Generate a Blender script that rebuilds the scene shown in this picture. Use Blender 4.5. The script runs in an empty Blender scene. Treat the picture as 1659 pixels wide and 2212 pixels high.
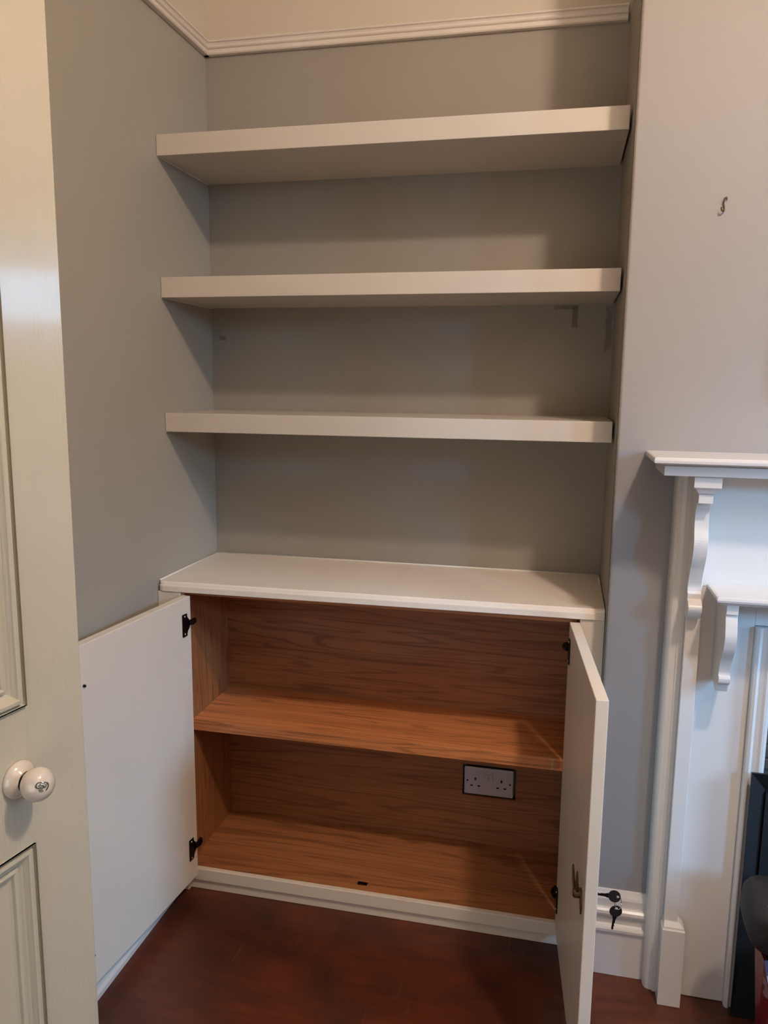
import bpy, math, random
from mathutils import Vector, Matrix

random.seed(7)
SC = bpy.context.scene
COL = SC.collection

# ------------------------------------------------------------------ camera
CAM = dict(x=1.0562, y=-2.2943, z=1.4463, pitch=-9.1902, yaw=12.6007, roll=0.6108, f=1711.16)
cd = bpy.data.cameras.new('camera')
cam = bpy.data.objects.new('camera', cd)
COL.objects.link(cam)
SC.camera = cam
cd.sensor_fit = 'HORIZONTAL'
cd.sensor_width = 36.0
cd.lens = 36.0 * CAM['f'] / 1659.0
cd.clip_start = 0.02
a, b, c = (math.radians(CAM[k]) for k in ('pitch', 'yaw', 'roll'))
fw = Vector((-math.sin(b) * math.cos(a), math.cos(b) * math.cos(a), math.sin(a)))
r0 = Vector((math.cos(b), math.sin(b), 0))
u0 = r0.cross(fw)
r1 = r0 * math.cos(c) + u0 * math.sin(c)
u1 = -r0 * math.sin(c) + u0 * math.cos(c)
cam.matrix_world = Matrix(((r1.x, u1.x, -fw.x, CAM['x']), (r1.y, u1.y, -fw.y, CAM['y']),
                           (r1.z, u1.z, -fw.z, CAM['z']), (0, 0, 0, 1)))

# ------------------------------------------------------------------ world, lights, exposure
wd = bpy.data.worlds.new('ambient_fill')  # faint even ambient fill, added all around
SC.world = wd
wd.use_nodes = True
wd.node_tree.nodes['Background'].inputs[0].default_value = (0.80, 0.90, 1.0, 1)
wd.node_tree.nodes['Background'].inputs[1].default_value = 0.15

LAMP = (1.755, -1.654, 2.76)
for k in range(3):                                     # three warm bulbs of the ceiling fitting
    ld = bpy.data.lights.new('bulb_light', 'POINT')
    ld.energy = 15.8
    ld.color = (1.0, 0.825, 0.70)
    ld.shadow_soft_size = 0.035
    lo = bpy.data.objects.new('bulb_light', ld)
    an = math.radians(40 + 120 * k)
    lo.location = (LAMP[0] + 0.045 * math.cos(an), LAMP[1] + 0.045 * math.sin(an), LAMP[2])
    COL.objects.link(lo)
# added spot under the bulbs, brightening the worktop and other low surfaces
ld = bpy.data.lights.new('added_downlight', 'SPOT')
ld.energy = 30.0
ld.color = (1.0, 0.825, 0.70)
ld.spot_size = math.radians(165)
ld.spot_blend = 1.0
ld.shadow_soft_size = 0.06
lo = bpy.data.objects.new('added_downlight', ld)
lo.location = (LAMP[0], LAMP[1], LAMP[2] - 0.02)
COL.objects.link(lo)
# the strip of sky that the window on the right lets in: it stands outside, above the roofs opposite
SKYPATCH = Vector((6.5, -2.55, 3.15))
ld = bpy.data.lights.new('sky_through_window', 'AREA')
ld.shape = 'RECTANGLE'
ld.size = 0.75
ld.size_y = 0.60
ld.energy = 155.0
ld.color = (0.30, 0.61, 1.0)
lo = bpy.data.objects.new('sky_through_window', ld)
lo.location = SKYPATCH
lo.rotation_euler = (Vector((1.0, -0.8, 0.8)) - SKYPATCH).to_track_quat('-Z', 'Y').to_euler()
COL.objects.link(lo)
# a further bright piece of sky, lower down and further round
SKY3 = Vector((6.5, -3.35, 2.22))
ld = bpy.data.lights.new('sky_low_patch', 'AREA')
ld.shape = 'RECTANGLE'
ld.size = 0.9
ld.size_y = 0.46
ld.energy = 110.0
ld.color = (0.34, 0.64, 1.0)
lo = bpy.data.objects.new('sky_low_patch', ld)
lo.location = SKY3
lo.rotation_euler = (Vector((2.5, -0.8, 1.7)) - SKY3).to_track_quat('-Z', 'Y').to_euler()
COL.objects.link(lo)
# added cool fill for the fireplace, sent in through an added, unseen front window
FIRE_FILL = Vector((3.42, -3.10, 2.10))
ld = bpy.data.lights.new('fireplace_fill', 'AREA')
ld.shape = 'RECTANGLE'
ld.size = 0.5
ld.size_y = 0.5
ld.energy = 75.0
ld.color = (0.14, 0.50, 1.0)
lo = bpy.data.objects.new('fireplace_fill', ld)
lo.location = FIRE_FILL
lo.rotation_euler = (Vector((1.8, -0.5, 1.0)) - FIRE_FILL).to_track_quat('-Z', 'Y').to_euler()
COL.objects.link(lo)
# added fill from the unseen hallway, lifting shaded fronts and shelf undersides through the doorway
ld = bpy.data.lights.new('hallway_fill', 'AREA')
ld.shape = 'RECTANGLE'
ld.size = 1.1
ld.size_y = 1.1
ld.energy = 5.0
ld.color = (0.88, 0.93, 1.0)
lo = bpy.data.objects.new('hallway_fill', ld)
lo.location = (0.66, -3.1, 0.95)
lo.rotation_euler = (math.radians(95), 0, 0)
COL.objects.link(lo)

SC.view_settings.view_transform = 'Standard'
SC.view_settings.look = 'None'
SC.view_settings.exposure = 0.29
SC.view_settings.gamma = 1.0
SC.view_settings.use_curve_mapping = False

# ------------------------------------------------------------------ node helpers and materials
def lin(r, g, b):
    f = lambda v: ((v / 255 + 0.055) / 1.055) ** 2.4 if v > 10 else v / 255 / 12.92
    return (f(r), f(g), f(b), 1)

def new_mat(name, col, rough=0.5, metal=0.0, spec=0.5, coat=0.0):
    m = bpy.data.materials.new(name)
    m.use_nodes = True
    p = m.node_tree.nodes['Principled BSDF']
    p.inputs['Base Color'].default_value = col
    p.inputs['Roughness'].default_value = rough
    p.inputs['Metallic'].default_value = metal
    p.inputs['Specular IOR Level'].default_value = spec
    p.inputs['Coat Weight'].default_value = coat
    p.inputs['Coat Roughness'].default_value = 0.07
    return m, m.node_tree.nodes, m.node_tree.links, p

def noise(n, l, scale, detail=3, stretch=(1, 1, 1), rough=0.5, dist=0.0):
    tc = n.new('ShaderNodeTexCoord')
    mp = n.new('ShaderNodeMapping')
    mp.inputs['Scale'].default_value = stretch
    l.new(tc.outputs['Object'], mp.inputs['Vector'])
    t = n.new('ShaderNodeTexNoise')
    t.inputs['Scale'].default_value = scale
    t.inputs['Detail'].default_value = detail
    t.inputs['Roughness'].default_value = rough
    t.inputs['Distortion'].default_value = dist
    l.new(mp.outputs['Vector'], t.inputs['Vector'])
    return t.outputs['Fac']

def bump(n, l, p, h, strength=0.1, dist=0.002):
    bp = n.new('ShaderNodeBump')
    bp.inputs['Strength'].default_value = strength
    bp.inputs['Distance'].default_value = dist
    l.new(h, bp.inputs['Height'])
    l.new(bp.outputs['Normal'], p.inputs['Normal'])

def mixc(n, l, fac, ca, cb):
    m = n.new('ShaderNodeMix')
    m.data_type = 'RGBA'
    for sock, v in ((m.inputs[0], fac), (m.inputs[6], ca), (m.inputs[7], cb)):
        if isinstance(v, (tuple, float, int)):
            sock.default_value = v
        else:
            l.new(v, sock)
    return m.outputs[2]

def maprange(n, l, v, a0, a1, b0=0.0, b1=1.0):
    m = n.new('ShaderNodeMapRange')
    for i, x in enumerate((a0, a1, b0, b1)):
        m.inputs[1 + i].default_value = x
    l.new(v, m.inputs[0])
    return m.outputs[0]

def mth(n, l, op, x, y=None):
    m = n.new('ShaderNodeMath')
    m.operation = op
    for i, v in enumerate((x, y)):
        if v is None:
            continue
        if isinstance(v, (int, float)):
            m.inputs[i].default_value = v
        else:
            l.new(v, m.inputs[i])
    return m.outputs[0]

def painted(name, col, rough, var=0.04, bscale=90, bstr=0.05, stretch=(1, 1, 1), coat=0.0, spec=0.5):
    m, n, l, p = new_mat(name, col, rough, coat=coat, spec=spec)
    f = noise(n, l, 3.0, 3)
    dark = tuple(v * (1 - var * 2) for v in col[:3]) + (1,)
    l.new(mixc(n, l, maprange(n, l, f, 0.35, 0.65), dark, col), p.inputs['Base Color'])
    bump(n, l, p, noise(n, l, bscale, 4, stretch), bstr)
    return m

GREY = lin(157, 149, 137)
GREY_LOW = lin(145, 143, 144)
PALE = lin(208, 196, 178)
CREAM = lin(196, 186, 163)

def wall_mat(name, split, stains=(), upper=PALE, GREY=GREY):
    """Grey emulsion below a height, pale paint above it; optional scuffs with their own shape (x, y, z, sx, sy, sz)."""
    m, n, l, p = new_mat(name, GREY, 0.62, spec=0.35)
    tc = n.new('ShaderNodeTexCoord')
    sx = n.new('ShaderNodeSeparateXYZ')
    l.new(tc.outputs['Object'], sx.inputs[0])
    wob = maprange(n, l, noise(n, l, 9, 2), 0.3, 0.7, -0.004, 0.004)
    z = mth(n, l, 'ADD', sx.outputs[2], wob)
    fac = maprange(n, l, z, split - 0.001, split + 0.001)
    g = mixc(n, l, maprange(n, l, noise(n, l, 2.2, 3), 0.3, 0.7), tuple(v * 0.95 for v in GREY[:3]) + (1,), GREY)
    colr = mixc(n, l, fac, g, upper)
    for (x, y, zz, ax, ay, az, k) in stains:
        d = None
        for i, (cc, hh) in enumerate(((x, ax), (y, ay), (zz, az))):
            t = mth(n, l, 'DIVIDE', mth(n, l, 'ABSOLUTE', mth(n, l, 'SUBTRACT', sx.outputs[i], cc)), hh)
            d = t if d is None else mth(n, l, 'MAXIMUM', d, t)
        nz = maprange(n, l, noise(n, l, 60, 3), 0.2, 0.8, -0.45, 0.45)
        msk = maprange(n, l, mth(n, l, 'ADD', d, nz), 0.75, 1.1, k, 0.0)
        colr = mixc(n, l, msk, colr, lin(70, 62, 58))
    l.new(colr, p.inputs['Base Color'])
    bump(n, l, p, noise(n, l, 130, 4), 0.06)
    return m

M = {}
sh = lambda c, k: tuple(v * k for v in c[:3]) + (1,)
M['wall_l'] = wall_mat('grey_emulsion_lit', 2.392, GREY=sh((GREY[0], GREY[1] * 1.03, GREY[2] * 1.03), 1.14))  # same grey paint, lightened to put stronger light into this wall
M['wall'] = wall_mat('grey_emulsion', 2.392, ((1.075, 0, 1.632, 0.008, 0.05, 0.030, 0.55), (1.05, 0, 1.659, 0.03, 0.05, 0.006, 0.5),
                                              (1.166, 0, 1.60, 0.009, 0.05, 0.06, 0.4), (0.035, 0, 1.579, 0.011, 0.05, 0.007, 0.5),
                                              (0, -0.03, 1.575, 0.05, 0.006, 0.03, 0.3)), GREY=sh(GREY, 1.0))
M['breast'] = wall_mat('chimney_paint', 1.303, upper=lin(152, 144, 136), GREY=GREY_LOW)
M['pale'] = painted('pale_emulsion', PALE, 0.6)
M['ceil'] = painted('ceiling_white', lin(225, 220, 210), 0.7)
M['shelf'] = painted('shelf_white_eggshell', lin(209, 198, 184), 0.28, 0.015, 70, 0.03, spec=0.5)
M['cab'] = painted('cupboard_white_paint', lin(232, 220, 204), 0.36, 0.02, 80, 0.04)
M['worktop'] = painted('worktop_white_paint', lin(244, 232, 218), 0.32, 0.02, 80, 0.04)
M['trim'] = painted('gloss_white_trim', lin(218, 212, 206), 0.25, 0.02, 60, 0.05)
M['rail'] = painted('picture_rail_paint', lin(226, 215, 203), 0.4, 0.02, 60, 0.05)
M['caulk'] = painted('sealant_white', lin(232, 228, 220), 0.5)
M['door'] = painted('cream_gloss_door', CREAM, 0.28, 0.02, 34, 0.30, (9, 9, 0.6), coat=0.15)
M['china'] = painted('cream_china', lin(214, 200, 184), 0.12, 0.01, 20, 0.0, coat=0.8)
M['bronze'] = new_mat('dark_bronze', lin(46, 36, 32), 0.32, 0.85)[0]
M['steel'] = new_mat('bright_steel', lin(200, 198, 194), 0.22, 1.0)[0]
M['brass'] = new_mat('aged_brass', lin(120, 96, 66), 0.38, 0.9)[0]
M['blackplastic'] = painted('black_plastic', lin(28, 24, 24), 0.4, 0.02)
M['socket'] = painted('socket_white_plastic', lin(196, 186, 186), 0.35, 0.01, 20, 0.0)
M['hole'] = new_mat('dark_void', lin(8, 6, 5), 0.9)[0]
M['inkgreen'] = new_mat('faded_green_print', lin(72, 74, 56), 0.4)[0]
M['inkgrey'] = new_mat('faded_grey_print', lin(128, 124, 106), 0.4)[0]
M['black'] = painted('matt_black_iron', lin(20, 20, 20), 0.6, 0.05, 60, 0.1)
M['glassblack'] = new_mat('dark_glass', lin(8, 9, 11), 0.08)[0]
M['bag'] = painted('dark_grey_leather', lin(38, 34, 34), 0.65, 0.1, 50, 0.25)
M['mirror'] = new_mat('mirror_silver', (0.9, 0.9, 0.9, 1), 0.02, 1.0)[0]
M['plaster'] = painted('scuffed_white', lin(210, 210, 212), 0.6)

def oak(name, axis, tone=1.0):
    m, n, l, p = new_mat(name, (0.3, 0.15, 0.06, 1), 0.42)
    st = {'x': (0.55, 11, 11), 'z': (11, 11, 0.55)}[axis]
    st2 = {'x': (2, 90, 90), 'z': (90, 90, 2)}[axis]
    g1 = noise(n, l, 1.6, 2, st, 0.45, 0.35)
    # cathedral grain: bands of a slowly varying field
    rings = mth(n, l, 'SINE', mth(n, l, 'MULTIPLY', g1, 60.0))
    rings = maprange(n, l, rings, 0.45, 1.0)
    fine = noise(n, l, 2.0, 4, st2, 0.7)
    base = mixc(n, l, maprange(n, l, g1, 0.3, 0.7), lin(176 * tone, 112 * tone, 68 * tone), lin(194 * tone, 128 * tone, 80 * tone))
    c2 = mixc(n, l, mth(n, l, 'MULTIPLY', rings, 0.5), base, lin(112 * tone, 66 * tone, 34 * tone))
    c3 = mixc(n, l, maprange(n, l, fine, 0.5, 0.72, 0.0, 0.55), c2, lin(112 * tone, 68 * tone, 36 * tone))
    l.new(c3, p.inputs['Base Color'])
    bump(n, l, p, fine, 0.15, 0.001)
    return m
M['oakx'] = oak('oak_veneer_shaded', 'x', 0.87)  # one veneer in several tones; shade on the back panel painted in
M['oakshelf'] = oak('oak_veneer_shelf_lit', 'x', 1.12)  # same veneer, painted lighter as if better lit
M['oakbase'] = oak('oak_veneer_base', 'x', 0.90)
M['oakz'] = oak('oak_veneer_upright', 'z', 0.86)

def floor_mat():
    m, n, l, p = new_mat('dark_varnished_boards', lin(70, 36, 22), 0.38)
    patch = noise(n, l, 3.2, 5, (1, 1, 1), 0.6, 0.4)
    grain = noise(n, l, 6, 4, (1.0, 7, 1), 0.6)
    c1 = mixc(n, l, maprange(n, l, patch, 0.35, 0.68), lin(60, 28, 15), lin(108, 50, 26))
    c2 = mixc(n, l, maprange(n, l, grain, 0.4, 0.7, 0, 0.5), c1, lin(48, 24, 16))
    # pale scratches
    tc = n.new('ShaderNodeTexCoord')
    mp = n.new('ShaderNodeMapping')
    mp.inputs['Rotation'].default_value = (0, 0, math.radians(28))
    mp.inputs['Scale'].default_value = (24, 1.6, 1)
    l.new(tc.outputs['Object'], mp.inputs['Vector'])
    s = n.new('ShaderNodeTexNoise')
    s.inputs['Scale'].default_value = 2.4
    s.inputs['Detail'].default_value = 5
    s.inputs['Roughness'].default_value = 0.75
    l.new(mp.outputs[0], s.inputs['Vector'])
    c3 = mixc(n, l, maprange(n, l, s.outputs['Fac'], 0.62, 0.78, 0, 0.55), c2, lin(140, 98, 76))
    sp = noise(n, l, 55, 2)
    c4 = mixc(n, l, maprange(n, l, sp, 0.76, 0.8, 0, 0.6), c3, lin(150, 116, 98))
    l.new(c4, p.inputs['Base Color'])
    l.new(maprange(n, l, patch, 0.3, 0.7, 0.5, 0.32), p.inputs['Roughness'])
    bump(n, l, p, grain, 0.12, 0.002)
    return m
M['floor'] = floor_mat()

def stone_mat():
    m, n, l, p = new_mat('brown_slate', lin(70, 60, 52), 0.6)
    f = noise(n, l, 14, 5)
    l.new(mixc(n, l, f, lin(44, 38, 34), lin(104, 90, 78)), p.inputs['Base Color'])
    bump(n, l, p, f, 0.5, 0.004)
    return m
M['stone'] = stone_mat()

def print_mat(name, ca, cb, cc):
    m, n, l, p = new_mat(name, ca, 0.35)
    f = noise(n, l, 9, 3, (1, 1, 1), 0.6, 1.5)
    g = noise(n, l, 17, 3, (1, 1, 0.6), 0.6, 1.0)
    c1 = mixc(n, l, maprange(n, l, f, 0.5, 0.54), ca, cb)
    l.new(mixc(n, l, maprange(n, l, g, 0.6, 0.63), c1, cc), p.inputs['Base Color'])
    return m
M['pagefront'] = print_mat('printed_card', lin(176, 178, 200), lin(86, 90, 120), lin(30, 30, 44))
M['pagered'] = print_mat('red_printed_card', lin(120, 14, 24), lin(104, 10, 20), lin(150, 120, 118))

# ------------------------------------------------------------------ mesh helpers
def origin_of(p):
    v = Vector((0, 0, 0))
    while p is not None:
        v += p.location
        p = p.parent
    return v

def mesh(name, verts, faces, mat, parent=None, local=False, smooth=False, bevel=0.0, seg=2):
    me = bpy.data.meshes.new(name)
    off = Vector((0, 0, 0)) if (local or parent is None) else origin_of(parent)
    me.from_pydata([tuple(Vector(v) - off) for v in verts], [], faces)
    me.materials.append(mat)
    me.validate()
    import bmesh
    bm = bmesh.new()
    bm.from_mesh(me)
    bmesh.ops.recalc_face_normals(bm, faces=bm.faces)
    bm.to_mesh(me)
    bm.free()
    o = bpy.data.objects.new(name, me)
    COL.objects.link(o)
    if parent is not None:
        o.parent = parent
    if smooth:
        for f in me.polygons:
            f.use_smooth = True
    if bevel > 0:
        md = o.modifiers.new('bevel', 'BEVEL')
        md.width = bevel
        md.segments = seg
        md.limit_method = 'ANGLE'
        md.angle_limit = math.radians(35)
    return o

def box_vf(x0, x1, y0, y1, z0, z1):
    v = [(x, y, z) for z in (z0, z1) for y in (y0, y1) for x in (x0, x1)]
    f = [(0, 2, 3, 1), (4, 5, 7, 6), (0, 1, 5, 4), (2, 6, 7, 3), (0, 4, 6, 2), (1, 3, 7, 5)]
    return v, f

def box(name, x0, x1, y0, y1, z0, z1, mat, parent=None, bevel=0.0015, local=False, seg=2):
    v, f = box_vf(min(x0, x1), max(x0, x1), min(y0, y1), max(y0, y1), z0, z1)
    return mesh(name, v, f, mat, parent, local, bevel=bevel, seg=seg)

def joined(parts):
    V, F = [], []
    for v, f in parts:
        k = len(V)
        V += list(v)
        F += [tuple(i + k for i in q) for q in f]
    return V, F

def loft_vf(sections, closed=True):
    n = len(sections[0])
    V = [p for s in sections for p in s]
    F = []
    for i in range(len(sections) - 1):
        for j in range(n if closed else n - 1):
            F.append((i * n + j, i * n + (j + 1) % n, (i + 1) * n + (j + 1) % n, (i + 1) * n + j))
    if closed:
        F.append(tuple(range(n - 1, -1, -1)))
        F.append(tuple((len(sections) - 1) * n + j for j in range(n)))
    return V, F

def lathe_vf(profile, centre, axis, seg=40):
    """profile: (radius, distance along axis)."""
    ax = Vector(axis).normalized()
    u = ax.orthogonal().normalized()
    w = ax.cross(u)
    secs = []
    for r, h in profile:
        r = max(r, 1e-5)
        secs.append([tuple(Vector(centre) + ax * h + (u * math.cos(2 * math.pi * k / seg) + w * math.sin(2 * math.pi * k / seg)) * r) for k in range(seg)])
    return loft_vf(secs)

def tube_vf(pts, r, seg=8):
    pts = [Vector(p) for p in pts]
    secs = []
    u = None
    for i, p in enumerate(pts):
        t = (pts[min(i + 1, len(pts) - 1)] - pts[max(i - 1, 0)]).normalized()
        u = (u - t * u.dot(t)).normalized() if u is not None else t.orthogonal().normalized()
        w = t.cross(u)
        rr = r[i] if isinstance(r, (list, tuple)) else r
        secs.append([tuple(p + (u * math.cos(2 * math.pi * k / seg) + w * math.sin(2 * math.pi * k / seg)) * rr) for k in range(seg)])
    return loft_vf(secs)

def struct(o):
    o['kind'] = 'structure'
    return o

def thing(name, label, cat, loc=(0, 0, 0), rz=0.0, group=None):
    o = bpy.data.objects.new(name, None)
    o.empty_display_size = 0.1
    o.location = loc
    o.rotation_euler = (0, 0, rz)
    COL.objects.link(o)
    o['label'] = label
    o['category'] = cat
    if group:
        o['group'] = group
    return o

def tag(o, label, cat, group=None):
    o['label'] = label
    o['category'] = cat
    if group:
        o['group'] = group
    return o

# ------------------------------------------------------------------ room shell
W = 1.178            # alcove width
D = 0.4268           # depth of the chimney breast
BR = 2.62            # far side of the breast
RW = 3.80            # right-hand wall
YF = -2.20           # wall with the doorway
H = 3.0
T = 0.12
struct(box('floor', -T, RW + T, -3.4, T, -0.06, 0, M['floor'], bevel=0))
struct(box('ceiling', -T, RW + T, YF - T, T, H, H + 0.08, M['ceil'], bevel=0))
struct(box('wall_back', 0, W, 0, T, 0, H, M['wall'], bevel=0))
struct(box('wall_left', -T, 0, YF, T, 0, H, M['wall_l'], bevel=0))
# chimney breast: its left cheek belongs to the alcove and is grey up to the rail; the front is pale above the mantel
struct(box('wall_right_of_alcove', W, W + 0.10, -D + 0.004, T, 0, H, M['wall'], bevel=0))
def breast():
    R = 0.006
    x0, x1, y0 = W, BR, -D
    p = [(x0, y0 + 0.02)]
    for k in range(5):
        an = math.pi + k * math.pi / 8
        p.append((x0 + R + R * math.cos(an), y0 + R + R * math.sin(an)))
    p += [(x1, y0), (x1, 0.0 + T), (x1 - 0.02, T), (x1 - 0.02, y0 + 0.02)]
    secs = [[(x, y, z) for x, y in p] for z in (0, H)]
    v, f = loft_vf(secs)
    return mesh('wall_chimney_breast', v, f, M['breast'])
struct(breast())
struct(box('wall_far_alcove', BR, RW, 0, T, 0, H, M['wall'], bevel=0))
# right-hand wall with a window opening
wy0, wy1, wz0, wz1 = -2.05, -1.15, 0.80, 2.27
v, f = joined([box_vf(RW, RW + T, YF, wy0, 0, H), box_vf(RW, RW + T, wy1, T, 0, H),
               box_vf(RW, RW + T, wy0, wy1, 0, wz0), box_vf(RW, RW + T, wy0, wy1, wz1, H)])
struct(mesh('wall_right', v, f, M['pale']))
v, f = joined([box_vf(RW - 0.02, RW + 0.03, wy0 - 0.05, wy0, wz0 - 0.05, wz1 + 0.05), box_vf(RW - 0.02, RW + 0.03, wy1, wy1 + 0.05, wz0 - 0.05, wz1 + 0.05),
               box_vf(RW - 0.02, RW + 0.03, wy0, wy1, wz1, wz1 + 0.05), box_vf(RW - 0.05, RW + 0.03, wy0 - 0.05, wy1 + 0.05, wz0 - 0.04, wz0)])
struct(mesh('window_1', v, f, M['trim'], bevel=0.003))
# wall around the doorway behind the viewer
v, f = joined([box_vf(0, 0.25, YF - T, YF, 0, H), box_vf(1.20, 2.70, YF - T, YF, 0, H), box_vf(3.62, RW, YF - T, YF, 0, H), box_vf(0.25, 1.20, YF - T, YF, 2.08, H),
               box_vf(2.70, 3.62, YF - T, YF, 0, 0.85), box_vf(2.70, 3.62, YF - T, YF, 2.0, H)])
struct(mesh('wall_front', v, f, M['pale']))
v, f = joined([box_vf(2.66, 2.70, YF - 0.03, YF + 0.02, 0.80, 2.04), box_vf(3.62, 3.66, YF - 0.03, YF + 0.02, 0.80, 2.04),
               box_vf(2.70, 3.62, YF - 0.03, YF + 0.02, 2.0, 2.04), box_vf(2.66, 3.66, YF - 0.03, YF + 0.05, 0.81, 0.85)])
struct(mesh('added_window', v, f, M['trim'], bevel=0.003))  # unseen window, added to pass the fireplace fill
# hallway beyond the doorway
v, f = joined([box_vf(-T, 1.92, -3.5, -3.4, 0, H), box_vf(-T, 1.92, -3.5, YF - T, H, H + 0.06), box_vf(1.80, 1.92, -3.4, YF - T, 0, H), box_vf(-T, 0, -3.4, YF - T, 0, H)])
struct(mesh('wall_hallway', v, f, M['pale']))

def strip(name, profile, p0, p1, out, mat, parent=None, bevel=0.0, z0=0.0):
    """profile (distance from wall, height) swept from p0 to p1; out = unit vector away from the wall."""
    secs = []
    for p in (p0, p1):
        secs.append([(p[0] + out[0] * d, p[1] + out[1] * d, z0 + h) for d, h in profile])
    v, f = loft_vf(secs)
    return mesh(name, v, f, mat, parent, bevel=bevel)

RAIL = [(-0.004, 0), (0.014, 0), (0.0165, 0.003), (0.017, 0.010), (0.012, 0.0125), (0.012, 0.0145), (0.017, 0.017), (0.0185, 0.020), (0.013, 0.0225),
        (0.0125, 0.027), (0.015, 0.031), (0.019, 0.033), (0.020, 0.037), (0.016, 0.040), (-0.004, 0.040)]
struct(strip('trim_1', RAIL, (0, 0), (W - 0.006, 0), (0, -1), M['rail'], z0=2.372))
struct(strip('trim_2', RAIL, (0, 0), (0, YF), (1, 0), M['rail'], z0=2.372))

SK = [(-0.004, 0), (0.020, 0), (0.020, 0.118), (0.026, 0.121), (0.0265, 0.128), (0.024, 0.132), (0.019, 0.134), (0.0145, 0.137), (0.0145, 0.156),
      (0.016, 0.158), (0.0215, 0.161), (0.0235, 0.167), (0.0225, 0.174), (0.018, 0.178), (0.013, 0.180), (0.0125, 0.184), (0.013, 0.200),
      (0.011, 0.206), (0.007, 0.214), (0.005, 0.220), (-0.004, 0.221)]
struct(strip('baseboard_right', SK, (W - 0.001, -D), (1.312, -D), (0, -1), M['trim']))
SKL = [(-0.004, 0), (0.046, 0), (0.046, 0.012), (0.040, 0.020), (0.036, 0.040), (-0.004, 0.044)]
struct(strip('baseboard_left', SKL, (0, -0.388), (0, -2.06), (1, 0), M['trim']))

# ------------------------------------------------------------------ shelves
def shelf(z, t, label):
    o = box('floating_shelf', 0.001, W - 0.0055, -0.312, -0.001, z - t, z, M['shelf'], bevel=0.0012)
    tag(o, label, 'shelf', 'white shelves in the alcove')
    # thin bead of sealant where it meets the left-hand wall
    r = 0.0013
    v, f = tube_vf([(0.001, -0.311, z - t), (0.001, -0.002, z - t)], r, 6)
    s = mesh('sealant', v, f, M['caulk'], o)
    return o
shelf(2.073, 0.0517, 'topmost thick white shelf, nearest the picture rail')
shelf(1.7184, 0.0526, 'middle one of three thick white shelves, over scuff marks on the wall')
shelf(1.3624, 0.0508, 'lowest thick white shelf, over the empty worktop')

# ------------------------------------------------------------------ worktop
def worktop():
    z1, z0 = 0.9113, 0.884
    prof = lambda d: [(0, z1), (d - 0.0085, z1), (d - 0.0075, z1 - 0.0008), (d - 0.005, z1 - 0.003), (d - 0.0035, z1 - 0.007), (d - 0.003, z1 - 0.0095),
                      (d - 0.0005, z1 - 0.0105), (d, z1 - 0.0125), (d, z0 + 0.0015), (d - 0.0015, z0), (0, z0)]
    secs = []
    dl, dr = 0.388, 0.367
    for x, cut in ((0.0005, 0.020), (0.0022, 0.012), (0.006, 0.0055), (0.011, 0.0018), (0.018, 0), (W - 0.002, 0)):
        d = dl + (dr - dl) * x / W - cut
        secs.append([(x, -y - 0.001, z) for y, z in prof(d)])
    v, f = loft_vf(secs)
    o = mesh('worktop', v, f, M['worktop'])
    tag(o, 'white painted worktop with stepped front edge on top of the open cupboard', 'worktop')
    r = 0.0035
    for pts in ([(0.002, -0.003, z1), (W - 0.003, -0.003, z1)], [(0.002, -0.003, z1), (0.002, -0.372, z1)], [(W - 0.004, -0.003, z1), (W - 0.004, -0.09, z1)]):
        v, f = tube_vf(pts, r if pts[1][0] > 1 else 0.0026, 6)
        mesh('sealant', v, f, M['caulk'], o, smooth=True)
worktop()

# ------------------------------------------------------------------ cupboard
cab = thing('cupboard', 'low white cupboard with open doors and bare oak inside, fitted between the walls', 'cupboard')
box('stile', 0.0005, 0.066, -0.385, -0.355, 0.0005, 0.8835, M['cab'], cab)
box('stile', 1.119, W - 0.0008, -0.3635, -0.335, 0.0005, 0.8835, M['cab'], cab)
box('bottom_rail', 0.0665, 1.1185, -0.3775, -0.362, 0.031, 0.0665, M['cab'], cab)
box('plinth', 0.0665, 1.1185, -0.3705, -0.352, 0.0005, 0.0307, M['cab'], cab)['label'] = 'recessed white plinth'
SY0, SY1 = -0.053, -0.045
sx0, sx1, sz0, sz1 = 0.8085, 0.968, 0.2175, 0.3165      # cut-out round the socket
yb0 = SY0
bx0, bx1, bz0, bz1 = 0.0545, 1.112, 0.05, 0.8825
v, f = joined([box_vf(bx0, sx0, SY0, SY1, bz0, bz1), box_vf(sx1, bx1, SY0, SY1, bz0, bz1), box_vf(sx0, sx1, SY0, SY1, bz0, sz0), box_vf(sx0, sx1, SY0, SY1, sz1, bz1)])
mesh('back_panel', v, f, M['oakx'], cab)
box('side_panel', 0.036, 0.0545, -0.3545, SY1, 0.05, 0.8825, M['oakz'], cab, 0)
box('side_panel', 1.1125, 1.131, -0.3345, SY1, 0.05, 0.8825, M['oakz'], cab, 0)
box('base_panel', 0.055, 1.112, -0.3615, SY0 - 0.0003, 0.046, 0.0640, M['oakbase'], cab, 0)
box('inner_shelf', 0.0552, 1.1118, -0.312, SY0 - 0.0003, 0.4565, 0.489, M['oakshelf'], cab, 0.001)
sh = box('top_stretcher', 0.0552, 1.1118, -0.34, -0.30, 0.866, 0.8825, M['oakshelf'], cab, 0.001)
o = box('catch_plate', 0.553, 0.581, -0.337, -0.325, 0.0635, 0.0665, M['bronze'], cab, 0.0008)
o['label'] = 'small dark catch plate on the cupboard floor'

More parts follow.
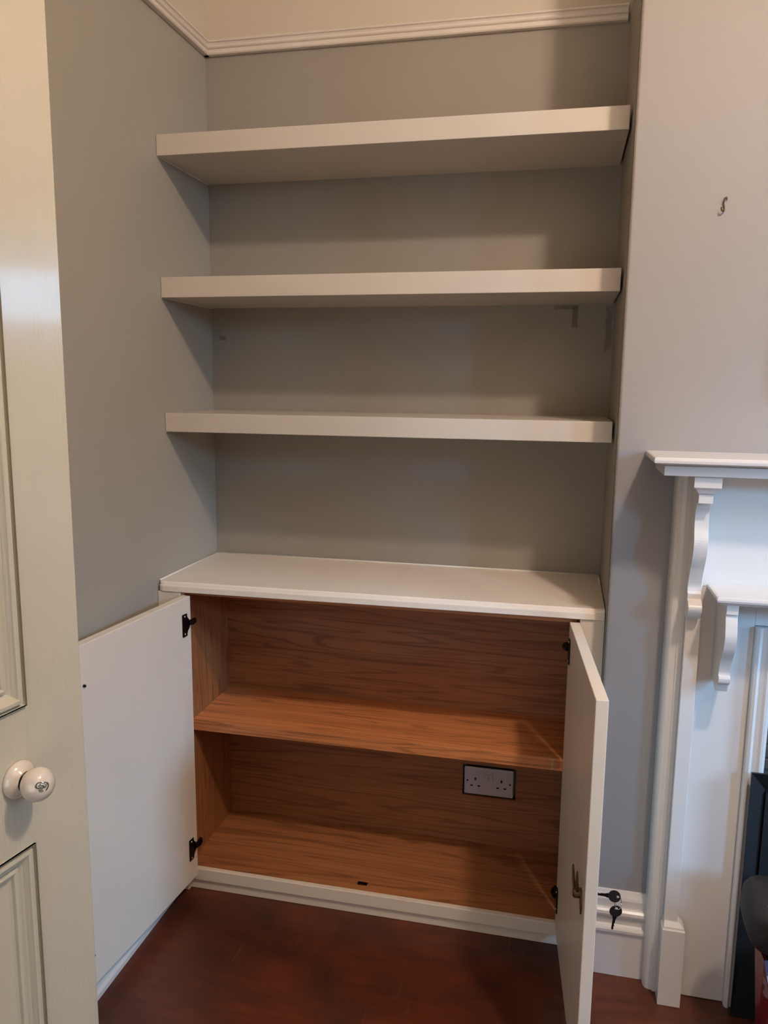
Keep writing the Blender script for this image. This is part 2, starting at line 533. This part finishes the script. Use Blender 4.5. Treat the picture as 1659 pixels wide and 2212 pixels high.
def hinge_vf(side, z, hh):
    """cupboard hinge in the door's frame: u runs from the hinge edge to the free edge, side = thickness direction away from the inner face."""
    s = -side                                   # towards the inside of the cupboard
    parts = []
    # lens-shaped plate on the inner face of the door
    n = 10
    pts = []
    for k in range(n + 1):
        t = -1 + 2 * k / n
        pts.append((0.022 - 0.015 * max(0.0, 1 - (t * 1.5) ** 2) , z + hh * t))
    pts = [(0.043, z - hh), (0.043, z + hh)] + pts[::-1]
    parts.append(loft_vf([[(u, 0.0002 * s, zz) for u, zz in pts], [(u, 0.0032 * s, zz) for u, zz in pts]]))
    parts.append(tube_vf([(0.020, 0.005 * s, z + 0.004), (0.006, 0.0075 * s, z + 0.003), (-0.004, 0.006 * s, z + 0.003), (-0.018, 0.0 * s, z + 0.003)], [0.007, 0.0085, 0.0085, 0.006], 10))
    return joined(parts)

def cup_door(hx, hy, ang_deg, side, label, hinge_z, d=0.479):
    t, z0, z1 = 0.024, 0.055, 0.8765
    ys = (0, side * t)
    v, f = box_vf(0, d, min(ys), max(ys), z0, z1)
    o = mesh('door', v, f, M['cab'], cab, local=True, bevel=0.0016)
    o.location = (hx, hy, 0)
    o.rotation_euler = (0, 0, math.radians(ang_deg))
    o['label'] = label
    for z in hinge_z:
        v, f = hinge_vf(side, z, 0.031)
        mesh('hinge', v, f, M['bronze'], o, local=True, smooth=False, bevel=0.0008)
        for dz in (-0.024, 0.024):
            v, f = lathe_vf([(0.0001, 0.0052), (0.0022, 0.0050), (0.0036, 0.0036), (0.0038, 0.0030)], (0.033, 0, z + dz), (0, -side, 0), 12)
            mesh('screw', v, f, M['steel'], o, local=True, smooth=True)
    return o
LH, RH = (0.0965, -0.386), (1.0942, -0.3705)
la = math.degrees(math.atan2(-0.857 + 0.38, 0.048 - 0.096))
ra = math.degrees(math.atan2(-0.855 + 0.38, 1.1375 - 1.0945))
ldoor = cup_door(*LH, la, -1, 'white cupboard door swung open against the left-hand wall', (0.803, 0.152))
rdoor = cup_door(*RH, ra, 1, 'white cupboard door swung open towards the fireplace, keys in its lock', (0.812, 0.150), 0.4885)
# hinge plates on the cupboard sides
for (x, s, zs) in ((0.0546, 1, (0.822, 0.166)), (1.1124, -1, (0.822, 0.160))):
    for z in zs:
        yy = -0.350 if s > 0 else -0.331
        v, f = box_vf(min(x, x + s * 0.004), max(x, x + s * 0.004), yy, yy + 0.016, z - 0.026, z + 0.026)
        k = mesh('hinge_plate', v, f, M['bronze'], cab, bevel=0.0008)
# catch pins on the left door's inner face, lock on the right door
for (u, z) in ((0.4345, 0.783), (0.4500, 0.1335)):
    v, f = lathe_vf([(0.0034, 0), (0.0034, 0.004), (0.0022, 0.0055), (0.0001, 0.0055)], (u, 0, z), (0, 1, 0), 12)
    mesh('catch', v, f, M['bronze'], ldoor, local=True)
# cam lock inside the right door: plate, boss and two-pronged tongue
v, f = joined([loft_vf([[(0.444 + dx, yy, 0.440 + dz) for dx, dz in ((0.014, -0.022), (0.018, 0.0), (0.012, 0.026), (-0.006, 0.022), (-0.012, 0.004), (0.0, -0.012))] for yy in (-0.0002, -0.003)]),
               lathe_vf([(0.010, 0), (0.010, 0.014), (0.007, 0.017), (0.0001, 0.017)], (0.440, 0, 0.452), (0, -1, 0), 16),
               tube_vf([(0.440, -0.012, 0.452), (0.428, -0.015, 0.474), (0.420, -0.016, 0.500)], [0.0045, 0.0035, 0.0022], 6),
               tube_vf([(0.444, -0.009, 0.456), (0.443, -0.010, 0.478), (0.440, -0.010, 0.498)], [0.0045, 0.0035, 0.0018], 6)])
k = mesh('lock', v, f, M['brass'], rdoor, local=True)
k['label'] = 'brass cam lock with a forked tongue'

# keys on the outside of the right door
def key(name, tip, d1, d2, label, head_at=0.016):
    """flat key: tip = head centre, d1 = blade direction, d2 = in-plane normal."""
    d1, d2 = Vector(d1).normalized(), Vector(d2).normalized()
    nn = d1.cross(d2).normalized()
    C = Vector(tip)
    n = 20
    R = 0.0118
    outer, inner = [], []
    hc = C - d1 * 0.0062
    for k in range(n):
        an = 2 * math.pi * k / n
        outer.append(C + (d1 * math.cos(an) + d2 * math.sin(an)) * R)
        inner.append(hc + (d1 * math.cos(an) + d2 * math.sin(an)) * 0.0028)
    V, F = [], []
    for off in (-0.0011, 0.0011):
        V += [tuple(p + nn * off) for p in outer] + [tuple(p + nn * off) for p in inner]
    m2 = 2 * n
    for k in range(n):
        j = (k + 1) % n
        F += [(k, j, n + j, n + k), (m2 + k, m2 + n + k, m2 + n + j, m2 + j), (k, m2 + k, m2 + j, j), (n + k, n + j, m2 + n + j, m2 + n + k)]
    root = thing(name, label, 'key', tuple(C))
    mesh('key_head', V, F, M['blackplastic'], root)
    sh = []
    outline = [(0.010, -0.0045), (0.014, -0.0040), (0.018, -0.0026), (0.038, -0.0022), (0.041, 0.0), (0.038, 0.0022), (0.034, 0.0012), (0.031, 0.0024), (0.028, 0.0012), (0.025, 0.0024), (0.018, 0.0026), (0.014, 0.0040), (0.010, 0.0045)]
    sec = [[tuple(C + d1 * a_ + d2 * b_ + nn * off) for a_, b_ in outline] for off in (-0.0009, 0.0009)]
    v, f = loft_vf(sec)
    mesh('blade', v, f, M['bronze'], root)
    return root
kx = 1.1955
k1 = key('key', (kx, -0.826, 0.467), (-1, 0.0, 0.0), (0, 0.1, 1), 'dark key pushed into the lock of the right-hand cupboard door')
k2 = key('key', (kx + 0.004, -0.827, 0.4365), (-0.12, 0.0, -1), (1, 0, 0), 'dark spare key hanging by a wire ring beneath the one in the lock')
pts = [(kx + 0.0075 + 0.0062 * math.cos(t), -0.8265 + 0.003 * math.sin(t), 0.4545 + 0.0125 * math.sin(t)) for t in [2 * math.pi * k / 20 for k in range(21)]]
v, f = tube_vf(pts, 0.0008, 6)
mesh('wire_ring', v, f, M['steel'], k2, smooth=True)['label'] = 'bright wire ring joining the two keys'

# ------------------------------------------------------------------ double socket in the cut-out
so = thing('wall_socket', 'white double power socket in the back of the cupboard, under the oak shelf', 'socket', (0.814, -0.046, 0.2225))
sy = -0.0465
box('backing_box', 0.818, 0.958, -0.044, -0.004, 0.226, 0.308, M['hole'], so, 0)
box('faceplate', 0.8135, 0.9605, sy - 0.008, sy, 0.2225, 0.3095, M['socket'], so, 0.003)
def slot(x, z, w, h):
    box('pin_hole', x - w / 2, x + w / 2, sy - 0.0086, sy - 0.0075, z - h / 2, z + h / 2, M['hole'], so, 0)
for cx_ in (0.847, 0.925):
    slot(cx_, 0.273, 0.0045, 0.0085)
    slot(cx_ - 0.011, 0.251, 0.0075, 0.0042)
    slot(cx_ + 0.011, 0.251, 0.0075, 0.0042)
for cx_ in (0.8795, 0.8935):
    v, f = box_vf(cx_ - 0.0055, cx_ + 0.0055, sy - 0.0105, sy - 0.0075, 0.272, 0.291)
    mesh('switch', v, f, M['socket'], so, bevel=0.001)
for cx_ in (0.823, 0.9505):
    v, f = lathe_vf([(0.0028, 0), (0.0028, 0.0012), (0.0001, 0.0014)], (cx_, sy - 0.0078, 0.266), (0, -1, 0), 12)
    mesh('screw', v, f, M['bronze'], so)

# ------------------------------------------------------------------ fireplace surround (symmetrical about x = XC)
XC = 1.90
fs = thing('fireplace_surround', 'white painted wooden fireplace surround with two shelves and carved brackets on the chimney wall', 'fireplace', (XC, -D, 0))
def mir(v):
    return [(2 * XC - x, y, z) for x, y, z in v]
def both(name, vf, mat=None, bevel=0.0015, smooth=False):
    v, f = vf
    mesh(name, v, f, mat or M['trim'], fs, bevel=bevel, smooth=smooth)
    mesh(name, mir(v), f, mat or M['trim'], fs, bevel=bevel, smooth=smooth)

yp = -0.477     # main panel plane
# mantel shelf and the moulding under it, as plan outlines lofted in z
def plan(x0, y1):
    return [(x0, -D - 0.0005), (x0, y1), (2 * XC - x0, y1), (2 * XC - x0, -D - 0.0005)]
def lofted(name, steps, bevel=0.0):
    secs = [[(x, y, z) for x, y in plan(x0, y1)] for x0, y1, z in steps]
    v, f = loft_vf(secs)
    return mesh(name, v, f, M['trim'], fs, bevel=bevel)
lofted('mantel_shelf', [(1.243, -0.609, 1.2925), (1.241, -0.611, 1.294), (1.2405, -0.6115, 1.299), (1.2415, -0.6105, 1.3035), (1.245, -0.607, 1.305)])
lofted('cornice', [(1.264, -0.588, 1.2665), (1.264, -0.588, 1.2865), (1.267, -0.586, 1.2872), (1.262, -0.590, 1.2885), (1.255, -0.596, 1.2905), (1.249, -0.602, 1.2922)])
# upper frieze panel, between mantel and inner shelf, and the leg panels
box('frieze_panel', 1.3705, 2 * XC - 1.3705, yp, -D - 0.0005, 1.012, 1.266, M['trim'], fs, 0)
# stepped side boards
both('side_board', loft_vf([[(x, y, z) for x, y in ((1.306, -D - 0.0005), (1.306, -0.452), (1.3065, -0.460), (1.309, -0.468), (1.313, -0.4735), (1.319, -0.4765), (1.3265, -0.4775), (1.3275, -0.4790),
                                                   (1.3285, -0.4815), (1.3405, -0.482), (1.3405, -D - 0.0005))] for z in (0.001, 1.266)]), bevel=0)
# pilaster: back post full height, front post below the bracket
both('pilaster', joined([box_vf(1.341, 1.370, -0.498, -D - 0.0005, 0.002, 1.266)]))
both('pilaster_front', joined([box_vf(1.3395, 1.3705, -0.507, -0.4985, 0.205, 0.9455)]))
both('plinth_block', loft_vf([[(x0, y0, z), (x0, -0.486, z), (x1, -0.486, z), (x1, y0, z)] for x0, x1, y0, z in
                              ((1.3355, 1.3865, -0.5215, 0.001), (1.3355, 1.3865, -0.5215, 0.196), (1.338, 1.384, -0.519, 0.199), (1.3385, 1.3835, -0.518, 0.203), (1.3405, 1.375, -0.510, 0.212))]), bevel=0)
# leg panels
both('leg_panel', box_vf(1.3705, 1.4875, yp, -D - 0.0005, 0.002, 1.0115), bevel=0)
# opening moulding
both('opening_moulding', loft_vf([[(x, y, z) for x, y in ((1.488, -D - 0.0005), (1.488, -0.489), (1.490, -0.494), (1.496, -0.4965), (1.499, -0.493), (1.503, -0.490), (1.512, -0.492), (1.517, -0.497),
                                                        (1.522, -0.497), (1.5235, -0.492), (1.530, -0.487), (1.531, -0.470), (1.531, -D - 0.0005))] for z in (0.001, 0.930)]), bevel=0)
lofted_z = [(0.889, -0.470), (0.889, -0.487), (0.8965, -0.497), (0.902, -0.497), (0.908, -0.490), (0.918, -0.490), (0.924, -0.4965), (0.930, -0.494), (0.931, -0.489), (0.931, -0.4775), (0.93, -0.44), (0.889, -0.44)]
v, f = loft_vf([[(x, y, z) for z, y in lofted_z] for x in (1.5315, 2 * XC - 1.5315)])
mesh('opening_moulding', v, f, M['trim'], fs)
box('lintel_panel', 1.488, 2 * XC - 1.488, yp, -D - 0.0005, 0.9315, 1.0115, M['trim'], fs, 0)
# inner shelf
def iplan(x0, y1):
    return [(x0, yp - 0.0005), (x0, y1), (2 * XC - x0, y1), (2 * XC - x0, yp - 0.0005)]
v, f = loft_vf([[(x, y, z) for x, y in iplan(x0, y1)] for x0, y1, z in ((1.396, -0.586, 1.0005), (1.392, -0.590, 1.004), (1.386, -0.596, 1.0075), (1.384, -0.5985, 1.0085), (1.3825, -0.600, 1.013), (1.3835, -0.599, 1.018), (1.388, -0.595, 1.0195))])
mesh('inner_mantel_shelf', v, f, M['trim'], fs)
# large corbels
def smoothed(pts, n=6):
    out = []
    for i in range(len(pts) - 1):
        p0, p1, p2, p3 = pts[max(i - 1, 0)], pts[i], pts[i + 1], pts[min(i + 2, len(pts) - 1)]
        for k in range(n):
            t = k / n
            out.append(tuple(0.5 * ((2 * p1[j]) + (-p0[j] + p2[j]) * t + (2 * p0[j] - 5 * p1[j] + 4 * p2[j] - p3[j]) * t * t + (-p0[j] + 3 * p1[j] - 3 * p2[j] + p3[j]) * t ** 3) for j in range(2)))
    out.append(pts[-1])
    return out
def corbel(x0, x1, front, back):
    secs = [[(x, y, z) for y, z in front] + [(x, back, front[-1][1]), (x, back, front[0][1])] for x in (x0, x1)]
    return loft_vf(secs)
big = [(-0.568, 1.2285), (-0.568, 1.2085), (-0.553, 1.2080)] + smoothed([(-0.548, 1.200), (-0.540, 1.184), (-0.541, 1.155), (-0.551, 1.122), (-0.545, 1.090), (-0.526, 1.056), (-0.512, 1.024), (-0.512, 1.008)]) \
    + [(-0.519, 1.004), (-0.519, 0.992)] + smoothed([(-0.527, 0.990), (-0.538, 0.982), (-0.540, 0.972), (-0.532, 0.958), (-0.520, 0.949)])
both('corbel', corbel(1.337, 1.3655, big, -0.4985), bevel=0.0008)
both('corbel_cap', loft_vf([[(x0, y0, z), (x0, -0.4985, z), (x1, -0.4985, z), (x1, y0, z)] for x0, x1, y0, z in
                            ((1.3365, 1.366, -0.570, 1.2285), (1.3345, 1.368, -0.572, 1.2305), (1.331, 1.3715, -0.575, 1.238), (1.3265, 1.376, -0.580, 1.2415), (1.3245, 1.378, -0.582, 1.243), (1.3245, 1.378, -0.582, 1.2655))]), bevel=0)
small = [(-0.586, 1.0005), (-0.586, 0.9805)] + smoothed([(-0.580, 0.979), (-0.588, 0.955), (-0.592, 0.930), (-0.584, 0.902), (-0.566, 0.874), (-0.556, 0.848), (-0.555, 0.838)]) \
    + [(-0.561, 0.8365)] + smoothed([(-0.5625, 0.832), (-0.560, 0.822), (-0.550, 0.816)]) + [(-0.548, 0.8155)] + smoothed([(-0.546, 0.810), (-0.541, 0.797)]) + smoothed([(-0.530, 0.7955), (-0.505, 0.806), (-0.4795, 0.803)])
both('small_corbel', corbel(1.405, 1.4285, small, yp - 0.0005), bevel=0.0006)

# ------------------------------------------------------------------ fireplace opening
def firebox():
    root = thing('fire_recess', 'dark slate-lined recess inside the white surround', 'fireplace recess', (XC, -0.42, 0))
    yb = -0.4335
    rnd = random.Random(3)
    box('lining', 1.5315, 2 * XC - 1.5315, -0.4335, -D - 0.0008, 0.002, 0.888, M['black'], root, 0)
    z = 0.56
    # slate slips that show between surround and stove
    while z < 0.885:
        h = rnd.uniform(0.022, 0.040)
        x = 1.532
        while x < 2 * XC - 1.532:
            w = rnd.uniform(0.07, 0.15)
            x2 = min(x + w, 2 * XC - 1.532)
            if x2 - x > 0.01:
                box('slate_slip', x + 0.001, x2 - 0.001, yb - 0.004 - rnd.uniform(0, 0.012), yb, z, min(z + h, 0.887) - 0.002, M['stone'], root, 0.0015)
            x = x2
        z += h
firebox()
st = thing('stove', 'black stove with a sloping metal front, standing against the fireplace opening', 'stove', (XC, -0.56, 0))
x0, x1 = 1.4985, 2 * XC - 1.4985
yf = -0.519
# bevelled outer frame
def frame(name, xo, xi, zo0, zi0, zo1, zi1, yo, yi, mat, parent):
    V = [(xo, yo, zo0), (2 * XC - xo, yo, zo0), (2 * XC - xo, yo, zo1), (xo, yo, zo1), (xi, yi, zi0), (2 * XC - xi, yi, zi0), (2 * XC - xi, yi, zi1), (xi, yi, zi1)]
    V += [(x, y + 0.006, z) for x, y, z in V]
    F = [(0, 1, 5, 4), (1, 2, 6, 5), (2, 3, 7, 6), (3, 0, 4, 7), (8, 12, 13, 9), (9, 13, 14, 10), (10, 14, 15, 11), (11, 15, 12, 8),
         (0, 8, 9, 1), (1, 9, 10, 2), (2, 10, 11, 3), (3, 11, 8, 0), (4, 5, 13, 12), (5, 6, 14, 13), (6, 7, 15, 14), (7, 4, 12, 15)]
    return mesh(name, V, F, mat, parent)
frame('frame', x0, x0 + 0.034, 0.0, 0.30, 0.606, 0.562, yf, yf + 0.020, M['black'], st)
frame('inner_frame', x0 + 0.036, x0 + 0.062, 0.31, 0.335, 0.556, 0.530, yf + 0.014, yf + 0.017, M['black'], st)
box('body', 1.536, 2 * XC - 1.536, yf + 0.024, -0.4365, 0.003, 0.555, M['black'], st, 0)
box('window_glass', x0 + 0.062, x1 - 0.062, yf + 0.018, yf + 0.023, 0.335, 0.530, M['glassblack'], st, 0)
v, f = lathe_vf([(0.006, 0), (0.006, 0.012), (0.004, 0.015), (0.0001, 0.015)], (1.572, yf + 0.012, 0.544), (0, -1, 0), 14)
mesh('knob', v, f, M['steel'], st, smooth=True)

# ------------------------------------------------------------------ clutter at the hearth
def bag():
    root = thing('leather_bag', 'dark grey rounded leather bag with white scuffs, on top of the carrier bag', 'bag', (1.62, -0.69, 0.30))
    secs = []
    nz = 12
    for i in range(nz + 1):
        t = i / nz
        z = 0.332 + 0.100 * t
        k = 1 - abs(2 * t - 1.05) ** 4 * 0.16
        hx, hy = 0.158 * k, 0.075 * k
        ring = []
        for j in range(32):
            an = 2 * math.pi * j / 32
            cx_, sy_ = math.cos(an), math.sin(an)
            e = 0.42
            ring.append((1.622 + hx * math.copysign(abs(cx_) ** e, cx_), -0.69 + hy * math.copysign(abs(sy_) ** e, sy_), z + 0.006 * math.sin(an * 3)))
        secs.append(ring)
    v, f = loft_vf(secs)
    mesh('body', v, f, M['bag'], root, smooth=True)
    v, f = tube_vf([(1.50, -0.768, 0.412), (1.53, -0.776, 0.396), (1.58, -0.778, 0.392), (1.66, -0.778, 0.392), (1.72, -0.776, 0.40)], 0.006, 8)
    mesh('strap', v, f, M['blackplastic'], root, smooth=True)
    v, f = box_vf(1.492, 1.506, -0.772, -0.762, 0.365, 0.388)
    mesh('strap_slot', v, f, M['hole'], root, bevel=0.002)
    for (x, y, z, l_) in ((1.505, -0.742, 0.4330, 0.020), (1.525, -0.746, 0.4330, 0.016)):
        v, f = tube_vf([(x - l_ / 2, y + 0.006, z), (x, y, z + 0.001), (x + l_ / 2, y + 0.003, z)], [0.0006, 0.0018, 0.0006], 6)
        mesh('scuff', v, f, M['plaster'], root, smooth=True)
bag()
def carrier():
    root = thing('carrier_bag', 'red and white printed carrier bag standing on the floor by the hearth', 'bag', (1.66, -0.68, 0.0))
    # front tapers towards its foot; the red side flares out
    zt, zb = 0.313, 0.002
    Ft, Fb = (1.498, -0.735), (1.568, -0.745)
    Bt, Bb = (1.496, -0.665), (1.532, -0.615)
    xr = 1.80
    V = [(Ft[0], Ft[1], zt), (xr, -0.735, zt), (xr, -0.62, zt), (Bt[0], Bt[1], zt), (Fb[0], Fb[1], zb), (xr, -0.745, zb), (xr, -0.60, zb), (Bb[0], Bb[1], zb)]
    mesh('front_panel', [V[0], V[1], V[5], V[4], (V[0][0], V[0][1] + 0.003, zt), (V[1][0], V[1][1] + 0.003, zt), (V[5][0], V[5][1] + 0.003, zb), (V[4][0], V[4][1] + 0.003, zb)],
         [(0, 1, 2, 3), (7, 6, 5, 4), (0, 4, 5, 1), (1, 5, 6, 2), (2, 6, 7, 3), (3, 7, 4, 0)], M['pagefront'], root)
    mesh('side_panel', [V[0], V[4], V[7], V[3], (1.505, V[0][1] + 0.004, zt), (1.575, V[4][1] + 0.004, zb), (1.54, V[7][1], zb), (1.503, V[3][1], zt)],
         [(0, 1, 2, 3), (7, 6, 5, 4), (0, 4, 5, 1), (1, 5, 6, 2), (2, 6, 7, 3), (3, 7, 4, 0)], M['pagered'], root)
    mesh('back_panel', [V[3], V[2], V[6], V[7], (1.503, V[3][1] + 0.003, zt), (xr, V[2][1] + 0.003, zt), (xr, V[6][1] + 0.003, zb), (1.54, V[7][1] + 0.003, zb)],
         [(0, 1, 2, 3), (7, 6, 5, 4), (0, 4, 5, 1), (1, 5, 6, 2), (2, 6, 7, 3), (3, 7, 4, 0)], M['pagered'], root)
    mesh('contents', [(1.512, -0.725, 0.30), (xr - 0.01, -0.725, 0.30), (xr - 0.01, -0.67, 0.30), (1.512, -0.67, 0.30), (1.60, -0.725, 0.01), (xr - 0.01, -0.725, 0.01), (xr - 0.01, -0.67, 0.01), (1.60, -0.67, 0.01)],
         [(0, 1, 2, 3), (7, 6, 5, 4), (0, 4, 5, 1), (1, 5, 6, 2), (2, 6, 7, 3), (3, 7, 4, 0)], M['black'], root)
carrier()

# ------------------------------------------------------------------ picture hook on the chimney breast
def hook():
    x, y, z = 1.366, -D, 1.826
    pts = [(x + 0.006, y - 0.003, z + 0.011), (x + 0.004, y - 0.006, z + 0.0145), (x + 0.0005, y - 0.005, z + 0.012), (x - 0.0005, y - 0.003, z + 0.004),
           (x + 0.0015, y - 0.003, z - 0.006), (x + 0.001, y - 0.006, z - 0.012), (x - 0.003, y - 0.010, z - 0.0135), (x - 0.0055, y - 0.012, z - 0.010), (x - 0.0055, y - 0.012, z - 0.006)]
    pts2 = smoothed([(p[0], p[2]) for p in pts], 3)
    ys = [pts[min(int(i / 3), len(pts) - 1)][1] for i in range(len(pts2))]
    v, f = tube_vf([(p[0], ys[i], p[1]) for i, p in enumerate(pts2)], 0.0016, 8)
    tag(mesh('picture_hook', v, f, M['brass'], smooth=True), 'small brass picture hook on the bare pale wall over the mantel', 'hook')
hook()

# ------------------------------------------------------------------ mirror over the mantel, past the edge of the view
mr = thing('mantel_mirror', 'framed mirror hanging over the middle of the mantel shelf', 'mirror', (XC, -D, 1.70))
box('glass', 1.555, 2 * XC - 1.555, -D - 0.016, -D - 0.004, 1.46, 2.02, M['mirror'], mr, 0)
v, f = joined([box_vf(1.52, 1.555, -D - 0.026, -D - 0.001, 1.425, 2.055), box_vf(2 * XC - 1.555, 2 * XC - 1.52, -D - 0.026, -D - 0.001, 1.425, 2.055),
               box_vf(1.555, 2 * XC - 1.555, -D - 0.026, -D - 0.001, 2.02, 2.055), box_vf(1.555, 2 * XC - 1.555, -D - 0.026, -D - 0.001, 1.425, 1.46)])
mesh('frame', v, f, M['black'], mr, bevel=0.002)

# ------------------------------------------------------------------ open room door
phi = math.radians(80)
E0 = Vector((0.438, -1.39, 0))
DW = 0.80
hingep = E0 - Vector((math.cos(phi), math.sin(phi), 0)) * DW
dr = bpy.data.objects.new('door_1', None)
COL.objects.link(dr)
struct(dr)
dr.location = hingep
dr.rotation_euler = (0, 0, phi)
# local frame: x = along the door, -y = face seen by the viewer, z = up
TH = 0.044
def dbox(name, u0, u1, z0, z1, y0=0.0, y1=TH, bevel=0.0015):
    return box(name, u0, u1, y0, y1, z0, z1, M['door'], dr, bevel, local=True)
P = [(0.105, 0.355, 0.22, 0.864), (0.455, 0.7055, 0.22, 0.864), (0.105, 0.355, 1.049, 1.86), (0.455, 0.7055, 1.049, 1.86)]
dbox('hanging_stile', 0, 0.105, 0.006, 2.03)
dbox('lock_stile', 0.7055, DW, 0.006, 2.03)
dbox('rail', 0.105, 0.7055, 0.006, 0.22, bevel=0)
dbox('rail', 0.105, 0.7055, 0.864, 1.049, bevel=0)
dbox('rail', 0.105, 0.7055, 1.86, 2.03, bevel=0)
dbox('muntin', 0.355, 0.455, 0.22, 0.864, bevel=0)
dbox('muntin', 0.355, 0.455, 1.049, 1.86, bevel=0)
PROF = [(0.0, 0.004), (0.0, 0.001), (0.0012, -0.0035), (0.004, -0.0040), (0.0048, -0.001), (0.0052, 0.003), (0.0095, 0.0035), (0.0115, 0.0025), (0.0125, -0.0005), (0.015, -0.0055), (0.0195, -0.0080),
        (0.0225, -0.0075), (0.0235, -0.0040), (0.0265, -0.0030), (0.0295, -0.0045), (0.0305, -0.0090), (0.0335, -0.0115), (0.036, -0.0120), (0.036, -0.020), (0.0, -0.020)]
for (ua, ub, za, zb) in P:
    dbox('panel', ua + 0.001, ub - 0.001, za + 0.001, zb - 0.001, 0.012, 0.032, bevel=0)
    secs = []
    for cu, cz, su, sz in ((ua, za, 1, 1), (ub, za, -1, 1), (ub, zb, -1, -1), (ua, zb, 1, -1), (ua, za, 1, 1)):
        secs.append([(cu + su * d, -h, cz + sz * d) for d, h in PROF])
    n = len(PROF)
    V = [p for s in secs[:4] for p in s]
    F = []
    for i in range(4):
        for j in range(n):
            F.append((i * n + j, i * n + (j + 1) % n, ((i + 1) % 4) * n + (j + 1) % n, ((i + 1) % 4) * n + j))
    mesh('moulding', V, F, M['door'], dr, local=True)
# china knob
ku, kz = 0.6875, 0.9590
KS = 0.79
v, f = lathe_vf([(0.0300 * KS, 0.0), (0.0300 * KS, 0.003), (0.0285 * KS, 0.006), (0.0245 * KS, 0.009), (0.0205 * KS, 0.0115), (0.0185 * KS, 0.0135), (0.0170 * KS, 0.0145), (0.010 * KS, 0.0148)], (ku, 0, kz), (0, -1, 0), 48)
knob = mesh('knob', v, f, M['china'], dr, local=True, smooth=True)
knob['label'] = 'round cream china knob with a printed flower'
KR, KC = 0.0211, 0.0325
prof = [(0.0105 * KS, 0.0140), (0.0120 * KS, 0.0155)]
for k in range(19):
    t = math.radians(-56 + k * (146 / 18))
    prof.append((KR * math.cos(t), KC + KR * 0.90 * math.sin(t)))
v, f = lathe_vf(prof, (ku, 0, kz), (0, -1, 0), 56)
mesh('grip', v, f, M['china'], knob, local=True, smooth=True)
v, f = lathe_vf([(0.0165 * KS, 0.0142), (0.0165 * KS, 0.0160), (0.0125 * KS, 0.0165), (0.0110 * KS, 0.0150)], (ku, 0, kz), (0, -1, 0), 40)
mesh('collar', v, f, M['bronze'], knob, local=True, smooth=True)
def on_knob(p, q, lift=0.00005):
    """(p, q) in metres on the front of the grip."""
    p, q = p * 1.05 - 0.0078, q * 1.05 + 0.0045
    rr = math.hypot(p, q)
    t = math.acos(min(rr / KR, 0.999))
    return (ku + p, -(KC + KR * 0.90 * math.sin(t)) - lift, kz + q)
def ink(curve, w, mat):
    pts = smoothed(curve, 5)
    V, F = [], []
    for i, (p, q) in enumerate(pts):
        p1, q1 = pts[min(i + 1, len(pts) - 1)]
        p0, q0 = pts[max(i - 1, 0)]
        dx, dy = p1 - p0, q1 - q0
        L = math.hypot(dx, dy) or 1
        V += [on_knob(p - dy / L * w, q + dx / L * w), on_knob(p + dy / L * w, q - dx / L * w)]
        if i:
            F.append((2 * i - 2, 2 * i - 1, 2 * i + 1, 2 * i))
    return V, F
mm = 0.001
curves = [([(-6, 3.2), (-4, 5.2), (-1.5, 5.4), (0.8, 3.2)], 0.42), ([(-6, 3.2), (-6.3, 1.0), (-4.5, -0.4), (-1.5, -0.9), (1.6, -1.4)], 0.55), ([(-4.6, 1.6), (-2.2, 2.6), (0.2, 1.2), (1.8, -1.2)], 0.5),
          ([(-3.6, 0.6), (-1.2, 0.8), (0.6, -0.4)], 0.35), ([(0.8, 3.2), (2.6, 4.0), (4.6, 3.0), (5.0, 0.6)], 0.45), ([(5.0, 2.8), (6.2, 0.6), (5.4, -2.2), (3.2, -4.8), (2.2, -5.0)], 0.7),
          ([(1.8, 2.4), (3.4, 1.4), (3.8, -1.0)], 0.35), ([(-5.2, -2.0), (-3.0, -2.6), (-1.0, -2.2)], 0.4)]
v, f = joined([ink([(p * mm, q * mm) for p, q in cv], w * mm * 1.3, None) for cv, w in curves])
mesh('flower_print', v, f, M['inkgreen'], knob, local=True, smooth=True)['label'] = 'dark green flower outline'
v, f = joined([ink([(p * mm, q * mm) for p, q in cv], w * mm * 1.3, None) for cv, w in ([([(-4.6, -3.2), (-2.6, -4.6), (-0.4, -4.4)], 0.9), ([(-2.8, 3.8), (-1.4, 3.6)], 0.7), ([(2.2, 0.6), (2.6, -2.4)], 0.6)])])
mesh('flower_print', v, f, M['inkgrey'], knob, local=True, smooth=True)
